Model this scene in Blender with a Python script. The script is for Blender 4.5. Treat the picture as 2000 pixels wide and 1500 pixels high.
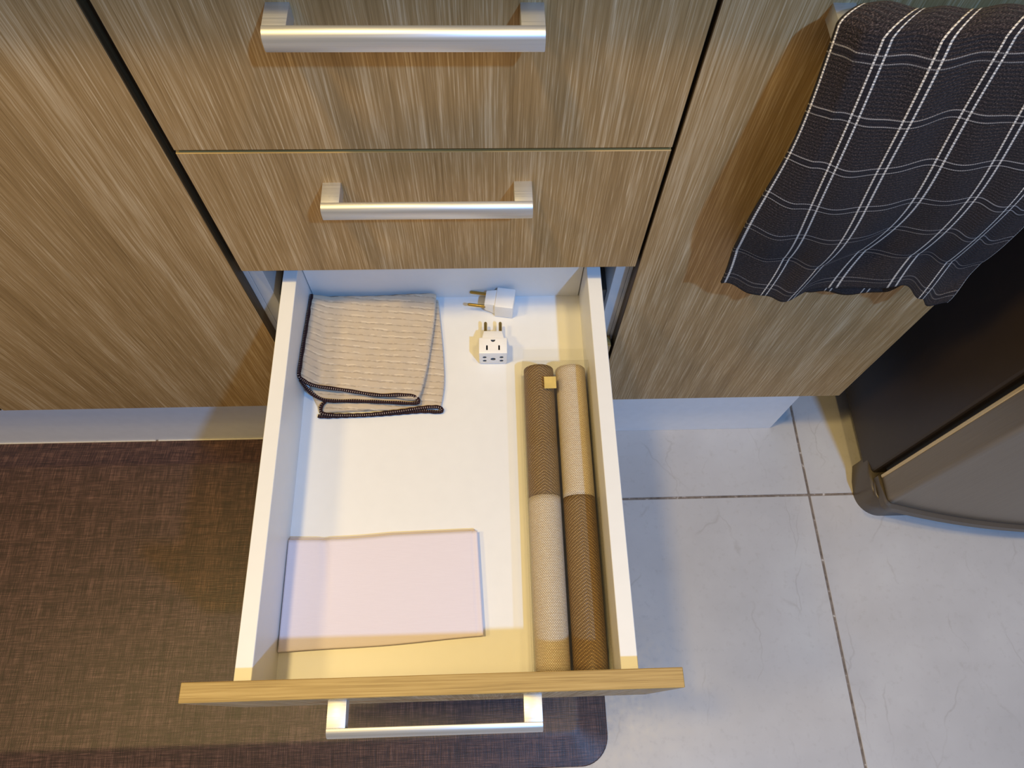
import bpy, bmesh, math, random
from mathutils import Vector, Matrix, Euler
random.seed(7)
S = bpy.context.scene
for o in list(bpy.data.objects): bpy.data.objects.remove(o)
COL = S.collection

# ------------------------------------------------------------------ camera
cam_d = bpy.data.cameras.new('camera'); cam = bpy.data.objects.new('camera', cam_d); COL.objects.link(cam)
cam.location = (0.0532, -0.4727, 1.2641)
cam.rotation_euler = (0.4297, -0.0239, -0.0302)
cam_d.sensor_width = 36.0; cam_d.lens = 36.0 * 1404.1 / 2000.0
cam_d.shift_x = -3.39 / 2000.0; cam_d.shift_y = 15.07 / 2000.0
cam_d.clip_start = 0.01
S.camera = cam
# ------------------------------------------------------------------ world, lamps, exposure
w = bpy.data.worlds.new('room_light'); S.world = w; w.use_nodes = True
w.node_tree.nodes['Background'].inputs[0].default_value = (1.0, 0.84, 0.66, 1)
w.node_tree.nodes['Background'].inputs[1].default_value = 0.24
def lamp(name, loc, target, power, color, size):
    d = bpy.data.lights.new(name, 'AREA'); d.shape = 'DISK'; d.size = size; d.energy = power; d.color = color
    o = bpy.data.objects.new(name, d); COL.objects.link(o); o.location = loc
    o.rotation_euler = (Vector(target) - Vector(loc)).to_track_quat('-Z', 'Y').to_euler()
    return o
lamp('warm_downlight', (-0.50, -0.38, 2.60), (-0.50, -0.38, 0), 25, (1.0, 0.72, 0.27), 0.18)
lamp('warm_downlight', (-1.50, -0.55, 2.60), (-1.50, -0.55, 0), 22, (1.0, 0.70, 0.24), 0.40)
lamp('warm_downlight', (0.65, -0.38, 2.60), (0.65, -0.38, 0), 11, (1.0, 0.72, 0.27), 0.22)
lamp('cool_downlight', (0.97, -1.38, 2.60), (0.6, -0.9, 0), 50, (0.20, 0.48, 1.0), 0.10)
S.view_settings.view_transform = 'Standard'; S.view_settings.look = 'None'
S.view_settings.gamma = 1.0; S.view_settings.use_curve_mapping = False
S.view_settings.exposure = -0.15

# ------------------------------------------------------------------ material helpers
def srgb(r, g, b):
    f = lambda c: (c / 255 / 12.92) if c / 255 <= .04045 else ((c / 255 + .055) / 1.055) ** 2.4
    return (f(r), f(g), f(b), 1)
class NT:
    def __init__(s, name):
        s.m = bpy.data.materials.new(name); s.m.use_nodes = True; s.t = s.m.node_tree
        s.b = s.t.nodes['Principled BSDF']; s.out = s.t.nodes['Material Output']
    def n(s, typ, **kw):
        nd = s.t.nodes.new('ShaderNode' + typ)
        for k, v in kw.items(): setattr(nd, k, v)
        return nd
    def put(s, sock, v):
        if isinstance(v, bpy.types.NodeSocket): s.t.links.new(v, sock)
        else: sock.default_value = v
    def math(s, op, a, b=0.0, c=0.0):
        nd = s.n('Math', operation=op); s.put(nd.inputs[0], a); s.put(nd.inputs[1], b); s.put(nd.inputs[2], c); return nd.outputs[0]
    def mix(s, f, a, b, blend='MIX'):
        nd = s.n('Mix', data_type='RGBA', blend_type=blend); s.put(nd.inputs[0], f); s.put(nd.inputs[6], a); s.put(nd.inputs[7], b); return nd.outputs[2]
    def noise(s, vec, scale=1, detail=2, rough=.5, dist=0.0):
        nd = s.n('TexNoise'); s.put(nd.inputs['Vector'], vec); s.put(nd.inputs['Scale'], scale); s.put(nd.inputs['Detail'], detail)
        s.put(nd.inputs['Roughness'], rough); s.put(nd.inputs['Distortion'], dist); return nd.outputs['Fac']
    def ramp(s, f, *stops):
        nd = s.n('ValToRGB'); s.put(nd.inputs[0], f); e = nd.color_ramp.elements
        while len(e) < len(stops): e.new(.5)
        for i, (p, c) in enumerate(stops): e[i].position = p; e[i].color = c
        return nd.outputs[0]
    def rng(s, f, a, b, c=0.0, d=1.0):
        nd = s.n('MapRange'); s.put(nd.inputs[0], f); s.put(nd.inputs[1], a); s.put(nd.inputs[2], b); s.put(nd.inputs[3], c); s.put(nd.inputs[4], d); return nd.outputs[0]
    def mapv(s, vec, scale=(1, 1, 1), loc=(0, 0, 0), rot=(0, 0, 0)):
        nd = s.n('Mapping'); s.put(nd.inputs[0], vec); nd.inputs['Scale'].default_value = scale; nd.inputs['Location'].default_value = loc; nd.inputs['Rotation'].default_value = rot; return nd.outputs[0]
    def obj(s): return s.n('TexCoord').outputs['Object']
    def uv(s): return s.n('TexCoord').outputs['UV']
    def xyz(s, vec):
        nd = s.n('SeparateXYZ'); s.put(nd.inputs[0], vec); return nd.outputs
    def vadd(s, a, b):
        nd = s.n('VectorMath', operation='ADD'); s.put(nd.inputs[0], a); s.put(nd.inputs[1], b); return nd.outputs[0]
    def rnd(s, k=10.0):
        o = s.n('ObjectInfo').outputs['Random']; c = s.n('CombineXYZ')
        s.put(c.inputs[0], s.math('MULTIPLY', o, k)); s.put(c.inputs[1], s.math('MULTIPLY', o, k * .37)); s.put(c.inputs[2], s.math('MULTIPLY', o, k * .73)); return c.outputs[0]
    def bump(s, h, strength=.3, dist=.001):
        nd = s.n('Bump'); s.put(nd.inputs['Height'], h); nd.inputs['Strength'].default_value = strength; nd.inputs['Distance'].default_value = dist
        s.t.links.new(nd.outputs[0], s.b.inputs['Normal'])
    def fin(s, color=None, rough=None, metal=None, spec=None, **kw):
        if color is not None: s.put(s.b.inputs['Base Color'], color)
        if rough is not None: s.put(s.b.inputs['Roughness'], rough)
        if metal is not None: s.put(s.b.inputs['Metallic'], metal)
        if spec is not None: s.put(s.b.inputs['Specular IOR Level'], spec)
        for k, v in kw.items(): s.put(s.b.inputs[k], v)
        return s.m
def plain(name, c, rough=.5, metal=0, spec=.5, speck=0.03):
    t = NT(name); o = t.obj(); nz = t.noise(o, 60, 3)
    k = t.rng(nz, .3, .7, 1 - speck, 1 + speck); cc = t.mix(1.0, c, (1, 1, 1, 1), 'MULTIPLY')
    nd = t.n('HueSaturation'); t.put(nd.inputs['Color'], c); t.put(nd.inputs['Value'], k)
    return t.fin(nd.outputs[0], rough, metal, spec)
def wood(name, dark, mid, light, along='z', k=1.0):
    t = NT(name); p = t.vadd(t.obj(), t.rnd())
    sc = (lambda a, b: (a, a, b)) if along == 'z' else (lambda a, b: (b, a, a))
    warp = t.noise(t.mapv(p, sc(9, 2.2)), 1, 2)
    x = t.xyz(p)[0 if along == 'z' else 2]
    broad = t.noise(t.mapv(p, sc(34, .9)), 1, 3, .55, .15)
    fig = t.math('ABSOLUTE', t.math('SINE', t.math('MULTIPLY', t.math('ADD', x, t.math('MULTIPLY', warp, .05)), 90.0)))
    fine = t.noise(t.mapv(p, sc(560, 9)), 1, 3, .7)
    hair = t.noise(t.mapv(p, sc(1250, 24)), 1, 2, .6)
    f = t.math('ADD', t.math('ADD', t.math('MULTIPLY', broad, .30), t.math('MULTIPLY', fine, .62)), t.math('MULTIPLY', fig, .05))
    col = t.ramp(f, (.30, dark), (.50, mid), (.74, light))
    streak = t.rng(hair, .57, .64)
    streak2 = t.rng(fine, .46, .62)
    col = t.mix(t.math('MULTIPLY', t.math('MULTIPLY', streak, streak2), .60 * k), col, light)
    pore = t.rng(t.noise(t.mapv(p, sc(700, 16), loc=(3, 1, 2)), 1, 2), .36, .26)
    col = t.mix(t.math('MULTIPLY', pore, .45 * k), col, dark)
    t.bump(fine, .12, .0006)
    return t.fin(col, t.rng(fine, .3, .7, .55, .42), 0, .35)

M = {}
M['oak'] = wood('oak_laminate', srgb(132, 102, 60), srgb(172, 139, 92), srgb(228, 203, 164))
M['oak_side_shade'] = wood('oak_shaded_side_band', srgb(52, 40, 24), srgb(74, 58, 36), srgb(96, 78, 50))  # darkened oak copy, shade of the panel gaps painted into the side edges
M['oak_edge'] = wood('oak_edge_band', srgb(132, 104, 56), srgb(172, 142, 84), srgb(192, 163, 106), 'x', .5)
M['white_board'] = plain('white_board', srgb(226, 226, 226), .38, 0, .45, .01)
M['carcass'] = plain('carcass_board', srgb(214, 214, 214), .45, 0, .4, .02)
M['kick'] = plain('kick_board', srgb(240, 240, 242), .35, 0, .5, .02)
M['dark_gap'] = plain('shadow_board', srgb(30, 28, 26), .8)
M['rail'] = plain('zinc_rail', srgb(120, 124, 128), .35, .9)
M['worktop'] = plain('worktop_stone', srgb(120, 116, 110), .3)
M['wall'] = plain('wall_paint', srgb(225, 220, 210), .8)
t = NT('satin_aluminium'); o = t.obj()
st = t.noise(t.mapv(o, (8, 900, 900)), 1, 2)
M['alu'] = t.fin(t.mix(st, srgb(206, 208, 212), srgb(226, 227, 229)), t.rng(st, .3, .7, .38, .48), .80, .5)
t = NT('grey_door_handle_paint'); M['alu2'] = t.fin(srgb(205, 205, 205), .4, .6)

# floor tile
t = NT('porcelain_tile'); p = t.vadd(t.obj(), t.rnd(7))
cl = t.noise(p, 5.0, 4, .6)
col = t.ramp(cl, (.3, srgb(182, 178, 176)), (.55, srgb(192, 188, 186)), (.75, srgb(200, 197, 194)))
fn = t.noise(p, 90, 4, .65)
col = t.mix(t.rng(fn, .55, .80, 0, .35), col, srgb(160, 152, 144))
def vein(scale, rot, width, seed, keep):
    wob = t.n('TexNoise'); t.put(wob.inputs['Vector'], p); wob.inputs['Scale'].default_value = 9; wob.inputs['Detail'].default_value = 4
    off = t.n('VectorMath', operation='SCALE'); t.put(off.inputs[0], wob.outputs['Color']); off.inputs['Scale'].default_value = .10
    v = t.mapv(t.vadd(p, off.outputs[0]), (scale, scale * .35, .001), (seed, seed * .7, 0), (0, 0, rot))
    vo = t.n('TexVoronoi', feature='DISTANCE_TO_EDGE', voronoi_dimensions='2D'); t.put(vo.inputs['Vector'], v); vo.inputs['Scale'].default_value = 1
    line = t.rng(vo.outputs['Distance'], 0.0, width, 1, 0)
    gate = t.rng(t.noise(t.mapv(p, (1, 1, .001), (seed * 3, 4, 1)), 9, 2), keep, keep + .10)
    return t.math('MULTIPLY', line, gate)
v1 = vein(6.0, .45, .010, 2.0, .50); v2 = vein(9.0, .30, .014, 5.0, .54)
vv = t.math('MAXIMUM', v1, v2)
col = t.mix(t.math('MULTIPLY', vv, .20), col, srgb(120, 104, 88))
M['tile'] = t.fin(col, t.rng(fn, .3, .7, .30, .42), 0, .4)
t = NT('grey_grout'); g = t.noise(t.obj(), 120, 3)
M['grout'] = t.fin(t.ramp(g, (.3, srgb(104, 92, 82)), (.62, srgb(134, 120, 108)), (.72, srgb(200, 192, 184))), .9)

# woven vinyl mat
t = NT('woven_vinyl'); o = t.obj()
a = t.noise(t.mapv(o, (620, 30, 1)), 1, 3, .6); b = t.noise(t.mapv(o, (30, 620, 1), (5, 3, 0)), 1, 3, .6)
a2 = t.noise(t.mapv(o, (90, 3, 1)), 1, 2); b2 = t.noise(t.mapv(o, (3, 90, 1), (2, 8, 0)), 1, 2)
h = t.math('ADD', t.math('MULTIPLY', t.math('ADD', a, b), .38), t.math('MULTIPLY', t.math('ADD', a2, b2), .12))
ox = t.xyz(o)
gr = t.math('MULTIPLY', t.math('SINE', t.math('MULTIPLY', ox[0], 2 * math.pi / .0026)), t.math('SINE', t.math('MULTIPLY', ox[1], 2 * math.pi / .0026)))
h2 = t.math('ADD', h, t.math('MULTIPLY', gr, .035))
M['mat'] = t.fin(t.ramp(h2, (.37, srgb(26, 15, 14)), (.50, srgb(62, 40, 37)), (.63, srgb(112, 82, 72))), .42, 0, .5)
t.bump(h2, .5, .0012)

# terry towel with white double stripes (uv in metres)
t = NT('navy_terry'); u = t.xyz(t.uv()); U, V = u[0], u[1]
base = t.noise(t.mapv(t.uv(), (650, 1000, 1)), 1, 3, .75)
rib = t.math('SINE', t.math('MULTIPLY', t.math('ADD', V, t.math('MULTIPLY', t.noise(t.mapv(t.uv(), (40, 40, 1)), 1, 2), .002)), 2 * math.pi / .0034))
col = t.ramp(base, (.34, srgb(14, 12, 14)), (.52, srgb(46, 39, 41)), (.68, srgb(108, 94, 90)))
col = t.mix(t.rng(rib, -1, 1, .35, 0), col, srgb(16, 14, 18))
def stripes(co, other, period, off, sep, wd, dash):
    m = t.math('FLOORED_MODULO', t.math('SUBTRACT', co, off), period)
    out = None
    for c in (.010, .010 + sep):
        d = t.math('ABSOLUTE', t.math('SUBTRACT', m, c)); l = t.rng(d, wd * .42, wd * .62, 1, 0)
        out = l if out is None else t.math('MAXIMUM', out, l)
    ds = t.rng(t.math('SINE', t.math('MULTIPLY', other, 2 * math.pi / dash)), -1, -.1, .30, 1)
    return t.math('MULTIPLY', out, ds), t.math('MULTIPLY', t.rng(m, .008, .010), t.rng(m, .010 + sep, .012 + sep, 1, 0))
vs, vband = stripes(U, V, .046, -.0135, .0068, .0017, .0021)
hs, hband = stripes(V, U, .0505, .002, .0068, .0011, .0018)
flat = t.math('MAXIMUM', vband, hband)
col = t.mix(t.math('MULTIPLY', flat, .6), col, srgb(30, 28, 36))
col = t.mix(t.math('MULTIPLY', hs, .5), col, srgb(205, 196, 190))
col = t.mix(t.math('MULTIPLY', vs, .95), col, srgb(236, 228, 218))
M['terry'] = t.fin(col, .95, 0, .1, **{'Sheen Weight': .06, 'Sheen Roughness': .6})
hgt = t.math('ADD', t.math('MULTIPLY', base, .7), t.math('MULTIPLY', rib, .25))
t.bump(t.math('SUBTRACT', hgt, t.math('MULTIPLY', flat, .6)), .9, .0016)

# beige ribbed microfibre
t = NT('beige_microfibre'); u = t.xyz(t.uv()); wob = t.noise(t.mapv(t.uv(), (14, 40, 1)), 1, 2)
vv = t.math('ADD', u[1], t.math('MULTIPLY', wob, .0025))
ph = t.math('FLOORED_MODULO', vv, .0088)
groove = t.rng(t.math('ABSOLUTE', t.math('SUBTRACT', ph, .0044)), 0, .0012, 1, 0)
seg = t.rng(t.noise(t.mapv(t.uv(), (22, 130, 1)), 1, 1), .42, .55)
hl = t.math('MULTIPLY', t.rng(t.math('ABSOLUTE', t.math('SUBTRACT', ph, .0062)), 0, .0007, 1, 0), t.rng(t.noise(t.mapv(t.uv(), (9, 110, 1), (4, 4, 0)), 1, 1), .50, .56))
pile = t.noise(t.mapv(t.uv(), (1500, 1500, 1)), 1, 2, .7)
col = t.mix(pile, srgb(184, 167, 146), srgb(220, 204, 182))
col = t.mix(t.math('MULTIPLY', t.math('MULTIPLY', groove, seg), .40), col, srgb(120, 98, 76))
col = t.mix(t.math('MULTIPLY', hl, .75), col, srgb(248, 232, 206))  # thin highlights along the ridges, painted into the colour
M['beige'] = t.fin(col, .95, 0, .1, **{'Sheen Weight': .3})
t.bump(t.math('ADD', t.math('MULTIPLY', groove, -.8), t.math('MULTIPLY', pile, .35)), .7, .0012)
t = NT('brown_overlock'); u = t.xyz(t.uv())
s1 = t.math('SINE', t.math('MULTIPLY', u[0], 2 * math.pi / .0026)); s2 = t.math('SINE', t.math('MULTIPLY', t.math('ADD', u[1], .08), 2 * math.pi))
dot = t.math('MULTIPLY', t.rng(s1, .6, .95), t.rng(s2, .90, .99))
M['overlock'] = t.fin(t.mix(t.math('MULTIPLY', dot, .85), t.mix(t.rng(s1, -1, 1), srgb(34, 22, 24), srgb(66, 46, 48)), srgb(214, 196, 182)), .85, 0, .15)
t.bump(s1, .6, .0008)
t = NT('pale_pink_cotton'); wv = t.noise(t.mapv(t.uv(), (1800, 60, 1)), 1, 2); wv2 = t.noise(t.mapv(t.uv(), (60, 1800, 1)), 1, 2)
wm = t.math('MULTIPLY', t.math('ADD', wv, wv2), .5)
M['napkin'] = t.fin(t.mix(wm, srgb(214, 204, 212), srgb(230, 222, 230)), .9, 0, .15, **{'Sheen Weight': .15}); t.bump(wm, .25, .0004)
# woven placemats
def weave(name, cell, cell2, gap, chev):
    t = NT(name); uv = t.uv(); u = t.xyz(uv)
    br = t.n('TexBrick'); br.offset = .5; br.inputs['Scale'].default_value = 1.0
    t.put(br.inputs['Vector'], uv); t.put(br.inputs['Color1'], cell); t.put(br.inputs['Color2'], cell2); t.put(br.inputs['Mortar'], gap)
    br.inputs['Mortar Size'].default_value = .00038; br.inputs['Mortar Smooth'].default_value = .9
    br.inputs['Brick Width'].default_value = .0026; br.inputs['Row Height'].default_value = .00140
    col = br.outputs['Color']; hgt = t.math('SUBTRACT', 1.0, br.outputs['Fac'])
    if chev:
        d = t.math('ABSOLUTE', u[0])
        z = t.math('SINE', t.math('MULTIPLY', t.math('ADD', u[1], t.math('MULTIPLY', d, .62)), 2 * math.pi / .0036))
        col = t.mix(t.rng(z, -.2, .9, .62, 0), col, gap); hgt = t.math('ADD', hgt, t.math('MULTIPLY', z, .4))
    t.bump(hgt, .6, .0008)
    return t.fin(col, .45, 0, .4)
M['weave_light'] = weave('cream_weave', srgb(250, 236, 212), srgb(240, 222, 194), srgb(122, 94, 60), False)
M['weave_dark'] = weave('bronze_weave', srgb(196, 162, 110), srgb(176, 142, 92), srgb(84, 60, 34), True)
M['paper'] = plain('roll_inner', srgb(120, 100, 74), .7)
# thin clear plastic
t = NT('clear_plastic'); fr = t.n('Fresnel'); t.put(fr.inputs[0], t.rng(t.n('NewGeometry').outputs['Backfacing'], 0, 1, 1.45, 1 / 1.45))
tr = t.n('BsdfTransparent'); tr.inputs[0].default_value = (.95, .95, .94, 1); gl = t.n('BsdfGlossy'); gl.inputs['Roughness'].default_value = .08; gl.inputs['Color'].default_value = (1, 1, 1, 1)
nz = t.noise(t.mapv(t.obj(), (30, 8, 30)), 1, 2); bp = t.n('Bump'); t.put(bp.inputs['Height'], nz); bp.inputs['Strength'].default_value = .3; bp.inputs['Distance'].default_value = .002
t.t.links.new(bp.outputs[0], gl.inputs['Normal']); t.t.links.new(bp.outputs[0], fr.inputs['Normal'])
mx = t.n('MixShader'); t.put(mx.inputs[0], fr.outputs[0]); t.t.links.new(tr.outputs[0], mx.inputs[1]); t.t.links.new(gl.outputs[0], mx.inputs[2]); t.t.links.new(mx.outputs[0], t.out.inputs['Surface'])
M['clear'] = t.m
M['seal'] = plain('seal_lamp_glint', srgb(228, 200, 120), .3, .3, .5, .15)  # clear tape seal; the lamp's gold reflection is put into its colour
M['plug'] = plain('white_abs', srgb(240, 238, 236), .35, 0, .5, .01)
M['hole'] = plain('socket_hole', srgb(120, 118, 116), .6)
M['slot'] = plain('socket_slot', srgb(26, 22, 20), .6)
M['brass'] = plain('brass_pin', srgb(178, 150, 84), .28, .9, .5, .05)
# fridge
M['fridge_side'] = plain('fridge_side_paint', srgb(52, 42, 34), .38, 0, .4, .05)
t = NT('fridge_brushed_door'); o = t.obj(); n1 = t.noise(t.mapv(o, (900, 900, 14)), 1, 2)
M['fridge_door'] = t.fin(t.mix(n1, srgb(132, 122, 110), srgb(150, 140, 126)), .34, .75, .5)
M['fridge_trim'] = plain('fridge_trim_plastic', srgb(92, 84, 76), .35, .2, .5, .04)
M['gasket'] = plain('door_gasket', srgb(18, 15, 12), .5)
M['edge_glint'] = plain('door_edge_gold_glint', srgb(226, 202, 156), .3, .6)  # golden reflection along the door edge, put into the base colour

# ------------------------------------------------------------------ object helpers
def thing(name, label, cat, loc, group=None):
    o = bpy.data.objects.new(name, None); COL.objects.link(o); o.location = loc; o.empty_display_size = .02
    o['label'] = label; o['category'] = cat
    if group: o['group'] = group
    return o
def base_of(parent):
    b = Vector((0, 0, 0)); p = parent
    while p is not None: b += p.location; p = p.parent
    return b
def obj(name, bm, mats, parent=None, label=None, smooth=False, angle=40):
    """links a bmesh given in world coordinates as one object, kept where it stands"""
    if smooth:
        for f in bm.faces: f.smooth = True
        for e in bm.edges:
            if len(e.link_faces) == 2 and e.calc_face_angle(0) > math.radians(angle): e.smooth = False
    off = base_of(parent)
    bmesh.ops.translate(bm, verts=bm.verts, vec=-off)
    me = bpy.data.meshes.new(name); bm.to_mesh(me); bm.free()
    for m in (mats if isinstance(mats, (list, tuple)) else [mats]): me.materials.append(m)
    o = bpy.data.objects.new(name, me); COL.objects.link(o)
    if parent is not None: o.parent = parent
    if label: o['label'] = label
    return o
def structure(o): o['kind'] = 'structure'; return o
def tag(o, label, cat, group=None):
    o['label'] = label; o['category'] = cat
    if group: o['group'] = group
    return o
def box(x0, x1, y0, y1, z0, z1, bev=0.0, seg=2, bm=None):
    b = bmesh.new()
    v = [b.verts.new(p) for p in ((x0,y0,z0),(x1,y0,z0),(x1,y1,z0),(x0,y1,z0),(x0,y0,z1),(x1,y0,z1),(x1,y1,z1),(x0,y1,z1))]
    for f in ((0,3,2,1),(4,5,6,7),(0,1,5,4),(1,2,6,5),(2,3,7,6),(3,0,4,7)): b.faces.new([v[i] for i in f])
    if bev: bmesh.ops.bevel(b, geom=list(b.edges), offset=bev, segments=seg, profile=.5, affect='EDGES')
    if bm is None: return b
    me = bpy.data.meshes.new('tmp'); b.to_mesh(me); b.free(); bm.from_mesh(me); bpy.data.meshes.remove(me); return bm
def prism(pts, z0, z1, bm=None, axis='z'):
    """closed outline (list of 2D points, counter-clockwise) extruded along an axis"""
    b = bm or bmesh.new()
    P = {'z': lambda a, c, h: (a, c, h), 'x': lambda a, c, h: (h, a, c), 'y': lambda a, c, h: (a, h, c)}[axis]
    lo = [b.verts.new(P(a, c, z0)) for a, c in pts]; hi = [b.verts.new(P(a, c, z1)) for a, c in pts]
    n = len(pts); fs = [b.faces.new(list(reversed(lo))), b.faces.new(hi)]
    for i in range(n): fs.append(b.faces.new((lo[i], lo[(i+1) % n], hi[(i+1) % n], hi[i])))
    bmesh.ops.recalc_face_normals(b, faces=b.faces)
    return b
def arc(cx, cy, r, a0, a1, n=6):
    return [(cx + r * math.cos(math.radians(a0 + (a1-a0) * i / n)), cy + r * math.sin(math.radians(a0 + (a1-a0) * i / n))) for i in range(n+1)]
def smoothstep(a, b, x):
    x = min(1, max(0, (x - a) / (b - a))); return x * x * (3 - 2 * x)
def interp(tab, x):
    if x <= tab[0][0]: return tab[0][1]
    for (a, p), (b, q) in zip(tab, tab[1:]):
        if x <= b:
            k = (x - a) / (b - a); k = k * k * (3 - 2 * k)
            return p + (q - p) * k
    return tab[-1][1]
def catmull(pts, n):
    """n+1 points evenly spread along a smooth curve through pts"""
    pts = [Vector(p) for p in pts]; dense = []
    for i in range(len(pts) - 1):
        p0 = pts[max(i-1, 0)]; p1 = pts[i]; p2 = pts[i+1]; p3 = pts[min(i+2, len(pts)-1)]
        for j in range(12):
            s = j / 12
            dense.append(.5 * ((2*p1) + (-p0+p2)*s + (2*p0-5*p1+4*p2-p3)*s*s + (-p0+3*p1-3*p2+p3)*s**3))
    dense.append(pts[-1]); L = [0]
    for a, b in zip(dense, dense[1:]): L.append(L[-1] + (b - a).length)
    out = []; k = 0
    for i in range(n + 1):
        d = L[-1] * i / n
        while k < len(L) - 2 and L[k+1] < d: k += 1
        s = (d - L[k]) / max(L[k+1] - L[k], 1e-9); out.append(dense[k].lerp(dense[k+1], s))
    return out
def tube(pts, r, seg=10, n=80, bead=0.0, period=.0026, flat=1.0):
    P = catmull(pts, n); bm = bmesh.new(); uvl = bm.loops.layers.uv.new('UVMap'); rings = []; dist = 0; ds = []
    for i, p in enumerate(P):
        if i: dist += (p - P[i-1]).length
        ds.append(dist)
        tg = (P[min(i+1, n)] - P[max(i-1, 0)]).normalized(); side = tg.cross(Vector((0, 0, 1)))
        side = side.normalized() if side.length > 1e-6 else Vector((1, 0, 0)); up = side.cross(tg)
        rr = r * (1 + bead * math.sin(2 * math.pi * dist / period))
        rings.append([bm.verts.new(p + side * math.cos(2*math.pi*k/seg) * rr + up * math.sin(2*math.pi*k/seg) * rr * flat) for k in range(seg)])
    for i in range(n):
        for k in range(seg):
            f = bm.faces.new((rings[i][k], rings[i][(k+1) % seg], rings[i+1][(k+1) % seg], rings[i+1][k]))
            for l, uv in zip(f.loops, ((ds[i], k/seg), (ds[i], (k+1)/seg), (ds[i+1], (k+1)/seg), (ds[i+1], k/seg))): l[uvl].uv = uv
    bm.faces.new(list(reversed(rings[0]))); bm.faces.new(rings[-1])
    bmesh.ops.recalc_face_normals(bm, faces=bm.faces)
    return bm
def sheet(fn, nu, nv, uvfn):
    """grid surface fn(i/nu, j/nv) -> point"""
    bm = bmesh.new(); uvl = bm.loops.layers.uv.new('UVMap')
    g = [[bm.verts.new(fn(i / nu, j / nv)) for j in range(nv + 1)] for i in range(nu + 1)]
    for i in range(nu):
        for j in range(nv):
            f = bm.faces.new((g[i][j], g[i+1][j], g[i+1][j+1], g[i][j+1])); f.smooth = True
            for l, (a, b) in zip(f.loops, ((i, j), (i+1, j), (i+1, j+1), (i, j+1))): l[uvl].uv = uvfn(a / nu, b / nv)
    return bm
def thicken(bm, th):
    bmesh.ops.recalc_face_normals(bm, faces=bm.faces)
    bm.normal_update(); uvl = bm.loops.layers.uv.active
    src = list(bm.faces); twin = {v: bm.verts.new(v.co - v.normal * th) for v in list(bm.verts)}
    rim = [e for e in bm.edges if len(e.link_faces) == 1]
    def face(vs, uvs):
        f = bm.faces.new(vs); f.smooth = True
        for l, q in zip(f.loops, uvs): l[uvl].uv = q
    for f in src:
        ls = list(reversed(f.loops[:])); face([twin[l.vert] for l in ls], [l[uvl].uv.copy() for l in ls])
    for e in rim:
        l = e.link_loops[0]; a, b = l.vert, l.link_loop_next.vert; qa = l[uvl].uv.copy(); qb = l.link_loop_next[uvl].uv.copy()
        face([b, a, twin[a], twin[b]], [qb, qa, qa, qb])
    return bm
def panel(x0, x1, y0, y1, z0, z1, name, parent, bev=.0006):
    """front panel: oak faces, lighter band on top and bottom edges, gap shade painted on the sides"""
    bm = box(x0, x1, y0, y1, z0, z1, bev, 1)
    for f in bm.faces:
        n = f.normal if f.normal.length else f.calc_center_median()
        f.normal_update()
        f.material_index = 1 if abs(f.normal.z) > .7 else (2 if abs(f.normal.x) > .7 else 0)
    return obj(name, bm, [M['oak'], M['oak_edge'], M['oak_side_shade']], parent)
def handle(xc, yf, ztop, parent, L=.2006):
    """bow handle: two square posts and a bar with a quarter-round front"""
    bm = bmesh.new(); x0 = xc - L / 2; x1 = xc + L / 2
    prof = [(yf - .0240, ztop), (yf - .0256, ztop)] + [(yf - .0256 - .0074 * math.sin(a), ztop - .0085 * (1 - math.cos(a))) for a in (.25, .5, .75, 1.0, 1.25, 1.5708)] + \
           [(yf - .0330, ztop - .0140), (yf - .0322, ztop - .0158), (yf - .0300, ztop - .0163), (yf - .0240, ztop - .0163)]
    prism(prof, x0, x1, bm, 'x')
    for a in (x0, x1 - .0175):
        box(a, a + .0175, yf - .0250, yf + .0006, ztop - .0150, ztop - .0004, 0, 1, bm)
    bmesh.ops.bevel(bm, geom=[e for e in bm.edges if len(e.link_faces) == 2 and e.calc_face_angle(0) > 1.2], offset=.0005, segments=2, profile=.5, affect='EDGES')
    return obj('handle', bm, M['alu'], parent, smooth=True, angle=35)

# ================================================================== SETTING
fl = structure(obj('floor', box(-2.364, 2.437, -2.513, .66, -.04, -.0011), M['grout']))
fl['label'] = 'grey beige porcelain tile floor with brown grout'
tile_mesh = None; P = .6; G = .0042
for i in range(-5, 3):
    for j in range(-4, 1):
        x = .6365 + i * P; y = -.1125 + j * P
        if tile_mesh is None:
            bm = box(G/2, P - G/2, G/2, P - G/2, -.0055, 0, .0008, 1); tile_mesh = bpy.data.meshes.new('tile'); bm.to_mesh(tile_mesh); bm.free(); tile_mesh.materials.append(M['tile'])
        tl = bpy.data.objects.new('tile', tile_mesh); COL.objects.link(tl); tl.location = (x, y, 0); tl.parent = fl
cut_mesh = None                                                    # the row of cut tiles along the wall
for i in range(-5, 3):
    if cut_mesh is None:
        bm = box(G/2, P - G/2, G/2, .1725 - G/2, -.0055, 0, .0008, 1); cut_mesh = bpy.data.meshes.new('tile'); bm.to_mesh(cut_mesh); bm.free(); cut_mesh.materials.append(M['tile'])
    tl = bpy.data.objects.new('tile', cut_mesh); COL.objects.link(tl); tl.location = (.6365 + i * P, .4875, 0); tl.parent = fl
structure(obj('wall_back', box(-2.364, 2.437, .66, .74, -.04, 2.7), M['wall']))

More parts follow.
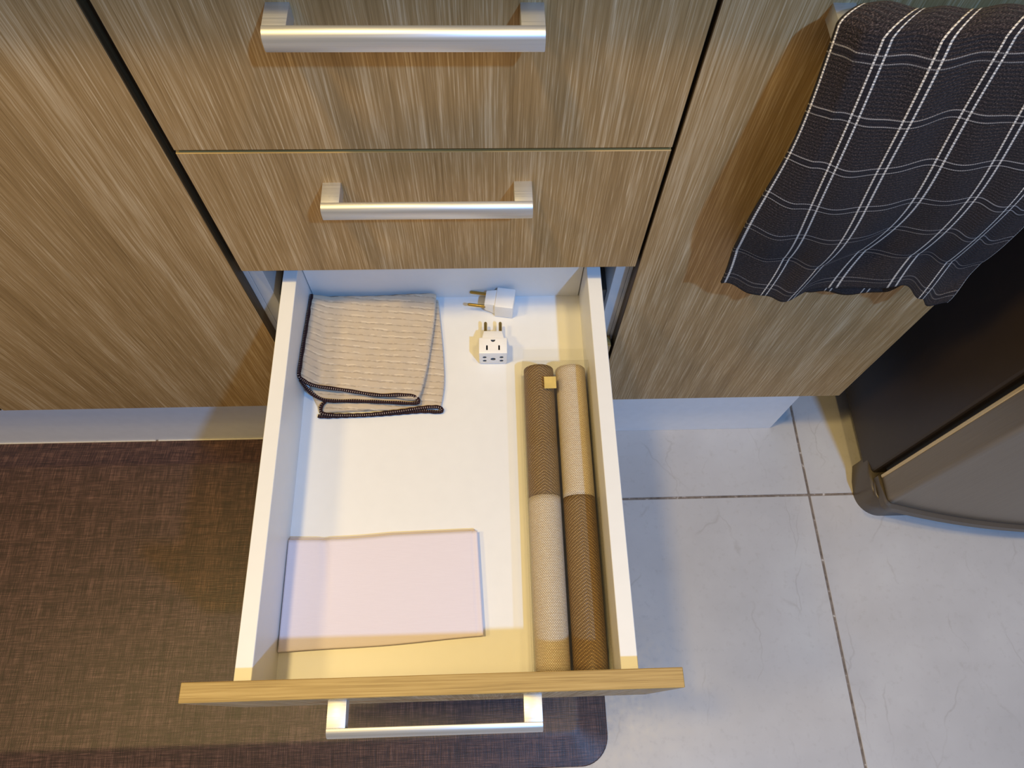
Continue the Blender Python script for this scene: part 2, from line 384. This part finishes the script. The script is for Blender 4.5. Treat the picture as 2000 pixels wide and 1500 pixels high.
# ================================================================== CABINETS
ZB, ZT = .1925, .9484          # lower and upper edge of the fronts
FT = .0172                     # front thickness
def carcass(x0, x1, parent, shelf=True):
    s = .0165
    obj('side_panel', box(x0, x0 + s, FT + .0004, .56, ZB - .002, ZT, .0004, 1), M['carcass'], parent)
    obj('side_panel', box(x1 - s, x1, FT + .0004, .56, ZB - .002, ZT, .0004, 1), M['carcass'], parent)
    obj('base_panel', box(x0 + s, x1 - s, FT + .0004, .56, ZB - .002, ZB + .0145), M['carcass'], parent)
    obj('back_panel', box(x0 + s, x1 - s, .552, .56, ZB + .0145, ZT), M['carcass'], parent)
# far left cabinet
t0 = thing('base_cabinet', 'oak base cabinet door cut off in the lower left corner of the photo', 'cabinet', (-.92, 0, ZB - .002))
carcass(-1.16, -.7125, t0); panel(-1.158, -.7225, 0, FT, ZB, ZT, 'door', t0)
# left cabinet
t1 = thing('base_cabinet', 'large plain oak cabinet with no handle left of the drawers above the brown mat', 'cabinet', (-.47, 0, ZB - .002))
carcass(-.7120, -.2282, t1); panel(-.7195, -.2337, 0, FT, ZB, ZT, 'door', t1)
# right cabinet
t2 = thing('base_cabinet', 'oak cabinet right of the drawers with a dark checked towel on its handle', 'cabinet', (.43, 0, ZB - .002))
carcass(.2250, .6320, t2); d2 = panel(.2284, .6322, 0, FT, ZB, ZT, 'door', t2)
handle(.4590, 0, ZT - .0396, d2, .296)
# drawer cabinet
t3 = thing('drawer_cabinet', 'oak drawer cabinet with silver bow handles and its third drawer pulled open', 'cabinet', (0, 0, ZB - .002))
carcass(-.2277, .2245, t3)
PITCH = (ZT - ZB + .0035) / 4
for k in range(4):
    z1 = ZT - k * PITCH; z0 = z1 - PITCH + .0035
    pull = .4503 if k == 2 else 0.0
    dr = panel(-.2250, .2250, -pull, FT - pull, z0, z1, 'drawer', t3)
    handle(-.0022, -pull, z1 - .0396, dr)
    yb = FT - pull + .0004; ye = yb + .480; zt = z1 - .0282; zi = zt - .0812; zlow = zt - .110
    XL, XIL, XIR, XO = -.1885, -.1720, .1733, .1898
    obj('drawer_side', box(XL, XIL, yb, ye, zlow, zt, .0005, 1), M['white_board'], dr)
    obj('drawer_side', box(XIR, XO, yb, ye, zlow, zt, .0005, 1), M['white_board'], dr)
    obj('drawer_back', box(XIL + .0010, XIR - .0010, ye - .0145, ye, zlow, zt - .004, .0004, 1), M['white_board'], dr)
    obj('drawer_bottom', box(XIL - .004, XIR + .004, yb, ye - .0002, zi - .006, zi, 0), M['white_board'], dr)
    for xa in (XIL + .004, XIR - .018):
        obj('slide_rail', box(xa, xa + .014, yb + .004, ye - .004, zlow + .004, zi - .0065, .001, 1), M['rail'], dr)
    for xa, xb in ((-.2110, -.2010), (.1985, .2078)):
        obj('runner', box(xa, xb, FT + .012, .50, zlow + .012, zlow + .046, .001, 1), M['rail'], t3)
# top, kick board
wt = tag(obj('worktop', box(-1.4, .645, -.022, .655, ZT + .0125, ZT + .05, .002, 2), M['worktop']), 'grey worktop slab over the oak cabinets', 'worktop')
kb = tag(obj('kick_board', box(-1.4, .588, .02, .036, 0, ZB - .0025, .0006, 1), M['kick']), 'low white kick board along the floor under the oak cabinets', 'kick board')

# ================================================================== FRIDGE
fr = thing('refrigerator', 'dark grey refrigerator with brushed bulging door right of the cabinets', 'refrigerator', (1.07, .2, 0))
obj('body', box(.7268, 1.388, -.0935, .58, .040, 1.70, .005, 2), M['fridge_side'], fr)
def bulge(x0, x1, yb, yf, sag, r, n=24):
    def yy(x): s = (x - x0) / (x1 - x0); return yf - sag * 4 * s * (1 - s)
    pts = [(x0, yb)]
    pts += [(x0 + r * (1 - math.cos(math.radians(q))), yy(x0 + r) + r - r * math.sin(math.radians(q))) for q in (0, 15, 30, 45, 60, 75)]
    pts += [(x0 + r + (x1 - x0 - 2*r) * i / n, yy(x0 + r + (x1 - x0 - 2*r) * i / n)) for i in range(n + 1)]
    pts += [(x1 - r + r * math.sin(math.radians(q)), yy(x1 - r) + r - r * math.cos(math.radians(q))) for q in (15, 30, 45, 60, 75, 90)]
    return pts + [(x1, yb)]
obj('door', prism(bulge(.7310, 1.384, -.1050, -.1525, .050, .011), .085, 1.69), M['fridge_door'], fr, smooth=True, angle=50)
obj('gasket', box(.740, 1.376, -.1050, -.0935, .090, 1.684), M['gasket'], fr)
obj('edge_strip', box(.7290, .7322, -.1105, -.1045, .0865, 1.688, .001, 1), M['edge_glint'], fr, 'thin reflective strip on the door edge, its golden glint painted in')
obj('lower_rim', prism(bulge(.7262, 1.390, -.1050, -.1600, .050, .015), .0665, .0825), M['fridge_trim'], fr, smooth=True, angle=50)
kp = [(.7290, -.060), (.7210, -.090)] + arc(.7585, -.1150, .0400, 180, 270, 12) + [(.90, -.155), (1.24, -.155)] + arc(1.355, -.115, .040, 270, 360, 8) + [(1.395, -.06)]
kbm = prism(kp, 0, .0650)
bmesh.ops.bevel(kbm, geom=[e for e in kbm.edges if all(v.co.z > .064 for v in e.verts)], offset=.006, segments=4, profile=.5, affect='EDGES')
obj('kick_plate', kbm, M['fridge_trim'], fr, smooth=True, angle=60)
ring = [(.7420, -.0960, .0660), (.7290, -.1090, .0660), (.7245, -.1300, .0655), (.7310, -.1440, .0650), (.7450, -.1505, .0640), (.7720, -.1520, .0630), (.800, -.1520, .0620)]
obj('hinge_lip', tube(ring, .0026, 8, 40), M['fridge_trim'], fr, 'raised curved lip at the door corner', smooth=True, angle=80)

# ================================================================== MAT
def round_rect(x0, x1, y0, y1, r, n=10):
    return arc(x1 - r, y0 + r, r, -90, 0, n) + arc(x1 - r, y1 - r, r, 0, 90, n) + arc(x0 + r, y1 - r, r, 90, 180, n) + arc(x0 + r, y0 + r, r, 180, 270, n)
def mat():
    bm = bmesh.new(); X0, X1, Y0, Y1 = -1.10, .2318, -.5415, .0165
    loops = []
    for ins, z, r in ((0, .0002, .045), (0, .0026, .045), (.0012, .0036, .044), (.0430, .0128, .016), (.0470, .0140, .012), (.0520, .0143, .010)):
        loops.append([bm.verts.new((x, y, z)) for x, y in round_rect(X0 + ins, X1 - ins, Y0 + ins, Y1 - ins, r)])
    n = len(loops[0])
    for a, b in zip(loops, loops[1:]):
        for i in range(n): bm.faces.new((a[i], a[(i+1) % n], b[(i+1) % n], b[i]))
    bm.faces.new(loops[-1]); bm.faces.new(list(reversed(loops[0])))
    bmesh.ops.recalc_face_normals(bm, faces=bm.faces)
    return bm
tag(obj('kitchen_mat', mat(), M['mat'], smooth=True, angle=20), 'brown woven vinyl kitchen mat with dark sloped edges lying along the cabinets', 'mat')

# ================================================================== TOWEL on the right door handle
BOT = [(0, .603), (.03, .584), (.08, .576), (.14, .592), (.19, .600), (.23, .576), (.255, .557), (.272, .572)]
BBK = [(0, .600), (.03, .578), (.07, .552), (.12, .540), (.17, .536), (.21, .548), (.24, .570), (.272, .590)]
TW = .272
def towel_pt(a, b):
    u = a * TW
    xt = .3070 + (u * .50 if u < .028 else .0140 + (u - .028) * .96)
    wav = math.sin(u * 52 + .6) * .6 + math.sin(u * 93 + 1.9) * .3
    wig = (math.sin(u * 130 + b * 9) + math.sin(u * 71 - b * 17)) * .0009
    ztop = .9185 + .0025 * math.sin(u * 60)
    if b <= .56:                                   # front fall, bottom to top
        s = 1 - b / .56                            # 0 at bar, 1 at hem
        zb = interp(BOT, u); z = ztop - .006 - (ztop - .006 - zb) * s
        xb = .3035 + u * 1.0 + .006 * smoothstep(0, .04, u) + .006 * s * math.sin(u * 40)
        e = smoothstep(0, .75, s); x = xt + (xb - xt) * e + .0055 * math.sin(s * 8 + u * 26) * s
        y = -.0408 - .0142 * math.sin(min(1, s * 1.25) * math.pi) ** .8 * (1 if s < .8 else 1) - .004 * s + wav * .0050 * smoothstep(.05, .8, s)
        if u < .028: y += (.028 - u) * .55 * (1 - e)
        # corner curl at the lower right
        c = smoothstep(.235, .27, u) * smoothstep(.85, 1, s); y -= c * .010
    elif b <= .64:                                 # over the bar
        q = (b - .56) / .08 * math.pi; x = xt + (.3295 + u * .91 - xt) * smoothstep(0, math.pi, q); y = -.0280 - .0128 * math.cos(q); z = ztop - .006 + .006 * math.sin(q)
        if u < .028: y += (.028 - u) * .55 * (.5 + .5 * math.cos(q))
    else:                                          # back fall
        s = (b - .64) / .36; zb = interp(BBK, u); z = ztop - .006 - (ztop - .006 - zb) * s
        xb = .3320 + u * .93; xt = .3295 + u * .91; x = xt + (xb - xt) * s
        y = -.0152 + .0032 * math.sin(u * 47 + 2) * s - .0035 * smoothstep(0, .3, s)
        c = smoothstep(.20, .27, u) * smoothstep(.3, 1, s); x += c * .010
    return (x, y + wig, z + wig)
def towel_uv(a, b):
    u = a * TW
    if b <= .56: v = (1 - b / .56) * .335
    elif b <= .64: v = -(b - .56) / .08 * .03
    else: v = -.03 - (b - .64) / .36 * .345
    return (u, v)
tbm = thicken(sheet(towel_pt, 110, 240, towel_uv), -.0026)
tag(obj('dish_towel', tbm, M['terry']), 'dark navy terry towel with white checked stripes hanging over the right cabinet handle', 'towel')

# ================================================================== THINGS IN THE OPEN DRAWER
ZF = .4602
# ---- beige cloth, folded
cl = thing('cleaning_cloth', 'folded beige ribbed cleaning cloth with dark brown stitched edges in the drawer', 'cloth', (-.095, -.045, ZF))
def fold_layer(L, R, zlo, zhi, lift=0.0):
    """two plies joined by a round fold along the right edge; L, R: left and right edge curves, back to front"""
    Lc = catmull([(x, y, 0) for x, y in L], 40); Rc = catmull([(x, y, 0) for x, y in R], 40)
    def fn(a, b):
        j = b * 40; i = min(int(j), 39); k = j - i
        l = Lc[i].lerp(Lc[i+1], k); r = Rc[i].lerp(Rc[i+1], k); h = (zhi - zlo) / 2
        if a < .46: s = a / .46; p = l.lerp(r, s); z = zlo; z += lift * (.007 + .018 * b) * .80 * (1 - smoothstep(0, .15, s))
        elif a < .54:
            q = (a - .46) / .08 * math.pi; p = r.copy(); p.x += h * .8 * math.sin(q); z = zlo + h - h * math.cos(q); s = 1
        else:
            s = 1 - (a - .54) / .46; p = l.lerp(r, s); z = zhi
            z += .0012 * math.sin(s * 9 + b * 5) * math.sin(b * 7 + 1) + lift * (.007 + .018 * b) * (1 - smoothstep(0, .15, s)) - .0020 * smoothstep(.86, 1, b)
        z += .0004 * math.sin(p.x * 330 + p.y * 90) + .0003 * math.sin(p.y * 540)
        return (p.x, p.y, z)
    def uv(a, b):
        p = fn(a, b); return (p[0] + a * 3, p[1] + .10 * p[0])
    return thicken(sheet(fn, 110, 70, uv), .0022)
lowL = [(-.1670, .0300), (-.1670, -.030), (-.1650, -.090), (-.150, -.1290)]
lowR = [(-.0125, .0250), (-.0085, -.0158), (-.0048, -.0598), (-.0035, -.0951), (-.0075, -.1262)]
topL = [(-.1690, .0250), (-.1690, -.013), (-.1690, -.048), (-.1690, -.0816), (-.1690, -.0985)]
topR = [(-.0150, .0285), (-.0165, -.006), (-.0208, -.0499), (-.0258, -.0851), (-.031, -.109), (-.0350, -.1185)]
obj('lower_fold', fold_layer(lowL, lowR, ZF + .0004, ZF + .0058), M['beige'], cl)
obj('upper_fold', fold_layer(topL, topR, ZF + .0086, ZF + .0150, 1.0), M['beige'], cl)
def hem(pts, r=.0023): return obj('stitched_hem', tube(pts, r, 10, 150, .10, .0026, .85), M['overlock'], cl, 'dark brown overlocked hem', smooth=True, angle=80)
z = ZF
hem([(-.1692, .0250, z+.0215), (-.1692, -.0130, z+.0282), (-.1692, -.0480, z+.0340), (-.1692, -.0816, z+.0388), (-.1690, -.0975, z+.0398),
     (-.1655, -.1000, z+.0330), (-.1590, -.1015, z+.0235), (-.1470, -.1020, z+.0170), (-.1240, -.1050, z+.0150), (-.1039, -.1086, z+.0142), (-.0792, -.1128, z+.0140), (-.0547, -.1128, z+.0138), (-.0390, -.1140, z+.0135), (-.0325, -.1180, z+.0118),
     (-.0350, -.1222, z+.0095), (-.0674, -.1200, z+.0085), (-.1044, -.1176, z+.0085), (-.1400, -.1165, z+.0090), (-.1560, -.1110, z+.0125), (-.1650, -.1040, z+.0215), (-.1685, -.0995, z+.0320)])
hem([(-.1440, -.1165, z+.0066), (-.1480, -.1215, z+.0062), (-.1488, -.1270, z+.0058), (-.1455, -.1320, z+.0055), (-.1282, -.1342, z+.0056), (-.0917, -.1342, z+.0056), (-.0552, -.1304, z+.0056), (-.0245, -.1262, z+.0056), (-.0075, -.1262, z+.0054),
     (-.0040, -.1292, z+.0036), (-.0080, -.1312, z+.0022), (-.0300, -.1300, z+.0020), (-.0800, -.1330, z+.0020), (-.1400, -.1345, z+.0020), (-.1520, -.1335, z+.0022)])
# ---- pale napkin, folded in plies
nk = thing('napkin', 'folded pale pink cotton napkin at the front of the open drawer', 'napkin', (-.066, -.34, ZF))
def ply(c, zlo, zhi, bulge_):
    """c: back-left, back-right, front-right, front-left corners; fold along the front edge"""
    bl, br, frr, fll = [Vector((x, y, 0)) for x, y in c]
    h = (zhi - zlo) / 2
    def fn(a, b):
        bk = bl.lerp(br, b); ft = fll.lerp(frr, b); ft.y += .0022 * math.sin(b * math.pi) * -.5 + .0004 * math.sin(b * 9)
        bk.y -= .0035 * math.sin(min(1, b / .55) * math.pi) * .55
        if a < .45: s = a / .45; p = bk.lerp(ft, s); z = zlo
        elif a < .55: q = (a - .45) / .10 * math.pi; p = ft.copy(); p.y -= h * .8 * math.sin(q); z = zlo + h - h * math.cos(q)
        else:
            s = 1 - (a - .55) / .45; p = bk.lerp(ft, s); z = zhi + bulge_ * math.sin(s * math.pi) * math.sin(b * math.pi) ** .5
            z -= .0022 * math.exp(-((b - .19 - .05 * s) / .022) ** 2) * smoothstep(1, .0, s)
            z -= .0008 * smoothstep(.965, .975, b) * smoothstep(.985, .978, b)
        return (p.x, p.y, z)
    def uv(a, b):
        p = fn(a, b); return (p[0] + a, p[1])
    return thicken(sheet(fn, 60, 120, uv), .0011)
obj('ply', ply([(-.1715, -.2800), (.0345, -.2755), (.0425, -.3880), (-.1700, -.3990)], ZF + .0003, ZF + .0036, .0002), M['napkin'], nk)
obj('ply', ply([(-.1710, -.2835), (.0372, -.2785), (.0428, -.3893), (-.1705, -.3998)], ZF + .0049, ZF + .0084, .0012), M['napkin'], nk)
# ---- clear box with two rolled placemats
bx = thing('clear_box', 'long clear plastic box holding two woven rolls along the drawer side', 'box', (.133, -.26, ZF))
BX0, BX1, BY0, BY1, BZ = .0930, .1722, -.4318, -.0840, ZF + .0425
th = .0004
bm = bmesh.new(); c = [(BX0, BY0), (BX1, BY0), (BX1, BY1), (BX0, BY1)]
lo = [bm.verts.new((x, y, ZF + .0003)) for x, y in c]; hi = [bm.verts.new((x, y, BZ)) for x, y in c]
bm.faces.new(list(reversed(lo)))
for k in range(4): bm.faces.new((lo[k], lo[(k+1) % 4], hi[(k+1) % 4], hi[k]))
bmesh.ops.bevel(bm, geom=[e for e in bm.edges if len(e.link_faces) == 2], offset=.0012, segments=2, profile=.5, affect='EDGES')
obj('tray', bm, M['clear'], bx, smooth=True, angle=50)
def flat_sheet(pts, name):
    bm = bmesh.new(); bm.faces.new([bm.verts.new(p) for p in pts]); obj(name, bm, M['clear'], bx)
flat_sheet([(BX0, BY0, BZ + .0003), (BX1, BY0, BZ + .0003), (BX1, BY1, BZ + .0003), (BX0, BY1, BZ + .0003)], 'lid')
flat_sheet([(BX0 + .001, BY1 + .0004, BZ), (BX1 - .001, BY1 + .0004, BZ), (BX1 - .002, BY1 + .0165, BZ - .003), (BX0 + .002, BY1 + .0165, BZ - .003)], 'hang_flap')
def roll(xc, r, y0, y1, parent, name, mat, seed):
    zc = ZF + .0008 + r
    turns = 2.2; n = 150; bm = bmesh.new(); uvl = bm.loops.layers.uv.new('UVMap'); rows = []
    m = 24
    for i in range(n + 1):
        s = i / n; a = math.radians(-60) + seed + turns * 2 * math.pi * s; rr = r - .0018 * turns * s - .0006
        arcl = (((a - math.pi / 2 + math.pi) % (2 * math.pi)) - math.pi) * r
        rows.append(([bm.verts.new((xc + rr * math.cos(a), y0 + (y1 - y0) * j / m, zc + rr * math.sin(a) * .99)) for j in range(m + 1)], a))
    for (A, a0), (B, a1) in zip(rows, rows[1:]):
        u0 = (((a0 - math.pi/2 + math.pi) % (2*math.pi)) - math.pi) * r; u1 = u0 + (a1 - a0) * r
        for j in range(m):
            f = bm.faces.new((A[j], B[j], B[j+1], A[j+1])); f.smooth = True
            v0 = y0 + (y1 - y0) * j / m; v1 = y0 + (y1 - y0) * (j + 1) / m
            for l, q in zip(f.loops, ((u0, v0), (u1, v0), (u1, v1), (u0, v1))): l[uvl].uv = q
    return obj(name, thicken(bm, .0010), mat, parent)
rl = thing('rolled_placemat', 'left woven roll in the clear box, dark bronze at back and cream in front', 'placemat', (.1135, -.26, ZF + .0008), 'rolled placemats in the clear box')
roll(.1132, .0192, -.2470, -.0865, rl, 'dark_section', M['weave_dark'], .3)
roll(.1132, .0192, -.4295, -.2470, rl, 'light_section', M['weave_light'], .3)
rr_ = thing('rolled_placemat', 'right woven roll in the clear box, cream at back and dark bronze in front', 'placemat', (.153, -.26, ZF + .0008), 'rolled placemats in the clear box')
roll(.1518, .0192, -.2480, -.0870, rr_, 'light_section', M['weave_light'], .5)
roll(.1518, .0192, -.4295, -.2480, rr_, 'dark_section', M['weave_dark'], .5)
obj('seal_tape_glint', box(.1180, .1320, -.1212, -.1060, BZ + .0006, BZ + .0009, 0), M['seal'], bx, 'small clear tape seal on the lid, painted with a gold lamp glint')

# ---- plug adapters
def cyl(p0, p1, r, seg=16, tip=0.0):
    bm = bmesh.new(); p0 = Vector(p0); p1 = Vector(p1); d = (p1 - p0).normalized()
    a = d.orthogonal().normalized(); b = d.cross(a); rings = []
    st = [(p0, r), (p1 - d * tip, r), (p1 - d * tip * .4, r * .85), (p1, r * .5)] if tip else [(p0, r), (p1, r)]
    for c, q in st: rings.append([bm.verts.new(c + a * q * math.cos(2*math.pi*k/seg) + b * q * math.sin(2*math.pi*k/seg)) for k in range(seg)])
    for A, B in zip(rings, rings[1:]):
        for k in range(seg): bm.faces.new((A[k], A[(k+1) % seg], B[(k+1) % seg], B[k]))
    bm.faces.new(list(reversed(rings[0]))); bm.faces.new(rings[-1]); bmesh.ops.recalc_face_normals(bm, faces=bm.faces)
    return bm
def carve(o, cutters):
    """cuts holes into a finished mesh and removes the cutters"""
    for bm, mat in cutters:
        me = bpy.data.meshes.new('cut'); bm.to_mesh(me); bm.free(); me.materials.append(mat)
        c = bpy.data.objects.new('cut', me); COL.objects.link(c); c.parent = o.parent
        md = o.modifiers.new('cut', 'BOOLEAN'); md.operation = 'DIFFERENCE'; md.object = c; md.solver = 'EXACT'; md.material_mode = 'TRANSFER'
        bpy.context.view_layer.update()
        new = bpy.data.meshes.new_from_object(o.evaluated_get(bpy.context.evaluated_depsgraph_get()))
        o.modifiers.clear(); o.data = new
        bpy.data.objects.remove(c)
def adapter(label, loc, rot, W, H, D, nl, nw, nh, pin, sockets, pinz):
    """local frame: pins point to +y, socket face at -y, rests on z=0"""
    th_ = thing('plug_adapter', label, 'adapter', (0, 0, 0))
    bm = box(-W/2, W/2, -D/2, D/2, 0, H, .0012, 2)
    body = obj('body', bm, M['plug'], th_, smooth=True, angle=35)
    if sockets:
        cuts = []
        # top: grounding hole and two blade slots
        cuts.append((prism(arc(0, D/2 - .0032, .0029, 180, 360, 12), H - .006, H + .002), M['hole']))
        for s in (-1, 1): cuts.append((box(s*.0074 - .0010, s*.0074 + .0010, -.0065, .0000, H - .008, H + .002), M['slot']))
        # front: one wide hole and four round ones
        for (x, z_, r) in ((0, H*.45, .0032), (-.0104, H*.62, .0024), (-.0104, H*.30, .0024), (.0104, H*.62, .0024), (.0104, H*.30, .0024)):
            cuts.append((cyl((x, -D/2 - .002, z_), (x, -D/2 + .006, z_), r, 16), M['hole']))
        carve(body, cuts)
    # neck, tapering towards the pins
    nb = bmesh.new(); zc = pinz
    a = [(-W*.40, D/2 - .0005, 0.0004), (W*.40, D/2 - .0005, 0.0004), (W*.40, D/2 - .0005, H * .93), (-W*.40, D/2 - .0005, H * .93)]
    b = [(-nw/2, D/2 + nl, zc - nh/2), (nw/2, D/2 + nl, zc - nh/2), (nw/2, D/2 + nl, zc + nh/2), (-nw/2, D/2 + nl, zc + nh/2)]
    A = [nb.verts.new(p) for p in a]; B = [nb.verts.new(p) for p in b]
    for i in range(4): nb.faces.new((A[i], A[(i+1) % 4], B[(i+1) % 4], B[i]))
    nb.faces.new(list(reversed(A))); nb.faces.new(B); bmesh.ops.recalc_face_normals(nb, faces=nb.faces)
    bmesh.ops.bevel(nb, geom=list(nb.edges), offset=.0008, segments=2, profile=.5, affect='EDGES')
    obj('neck', nb, M['plug'], th_, smooth=True, angle=35)
    for s in (-1, 1): obj('pin', cyl((s * .0093, D/2 + nl - .001, zc), (s * .0093, D/2 + nl + pin, zc), .0021, 14, .002), M['brass'], th_, 'brass pin', smooth=True)
    th_.location = loc; th_.rotation_euler = rot
    return th_
adapter('white plug adapter with blade slots and round holes, brass pins towards the drawer back', (.0590, -.0553, ZF + .0002), (0, 0, math.radians(-.8)), .0346, .0286, .0218, .0125, .0225, .016, .0170, True, .0150)
adapter('plain white plug adapter at the drawer back, its pins pointing left', (.0755, .0150, ZF + .0002), (0, 0, math.radians(81)), .0290, .0245, .0235, .0135, .0205, .014, .0215, False, .0130)
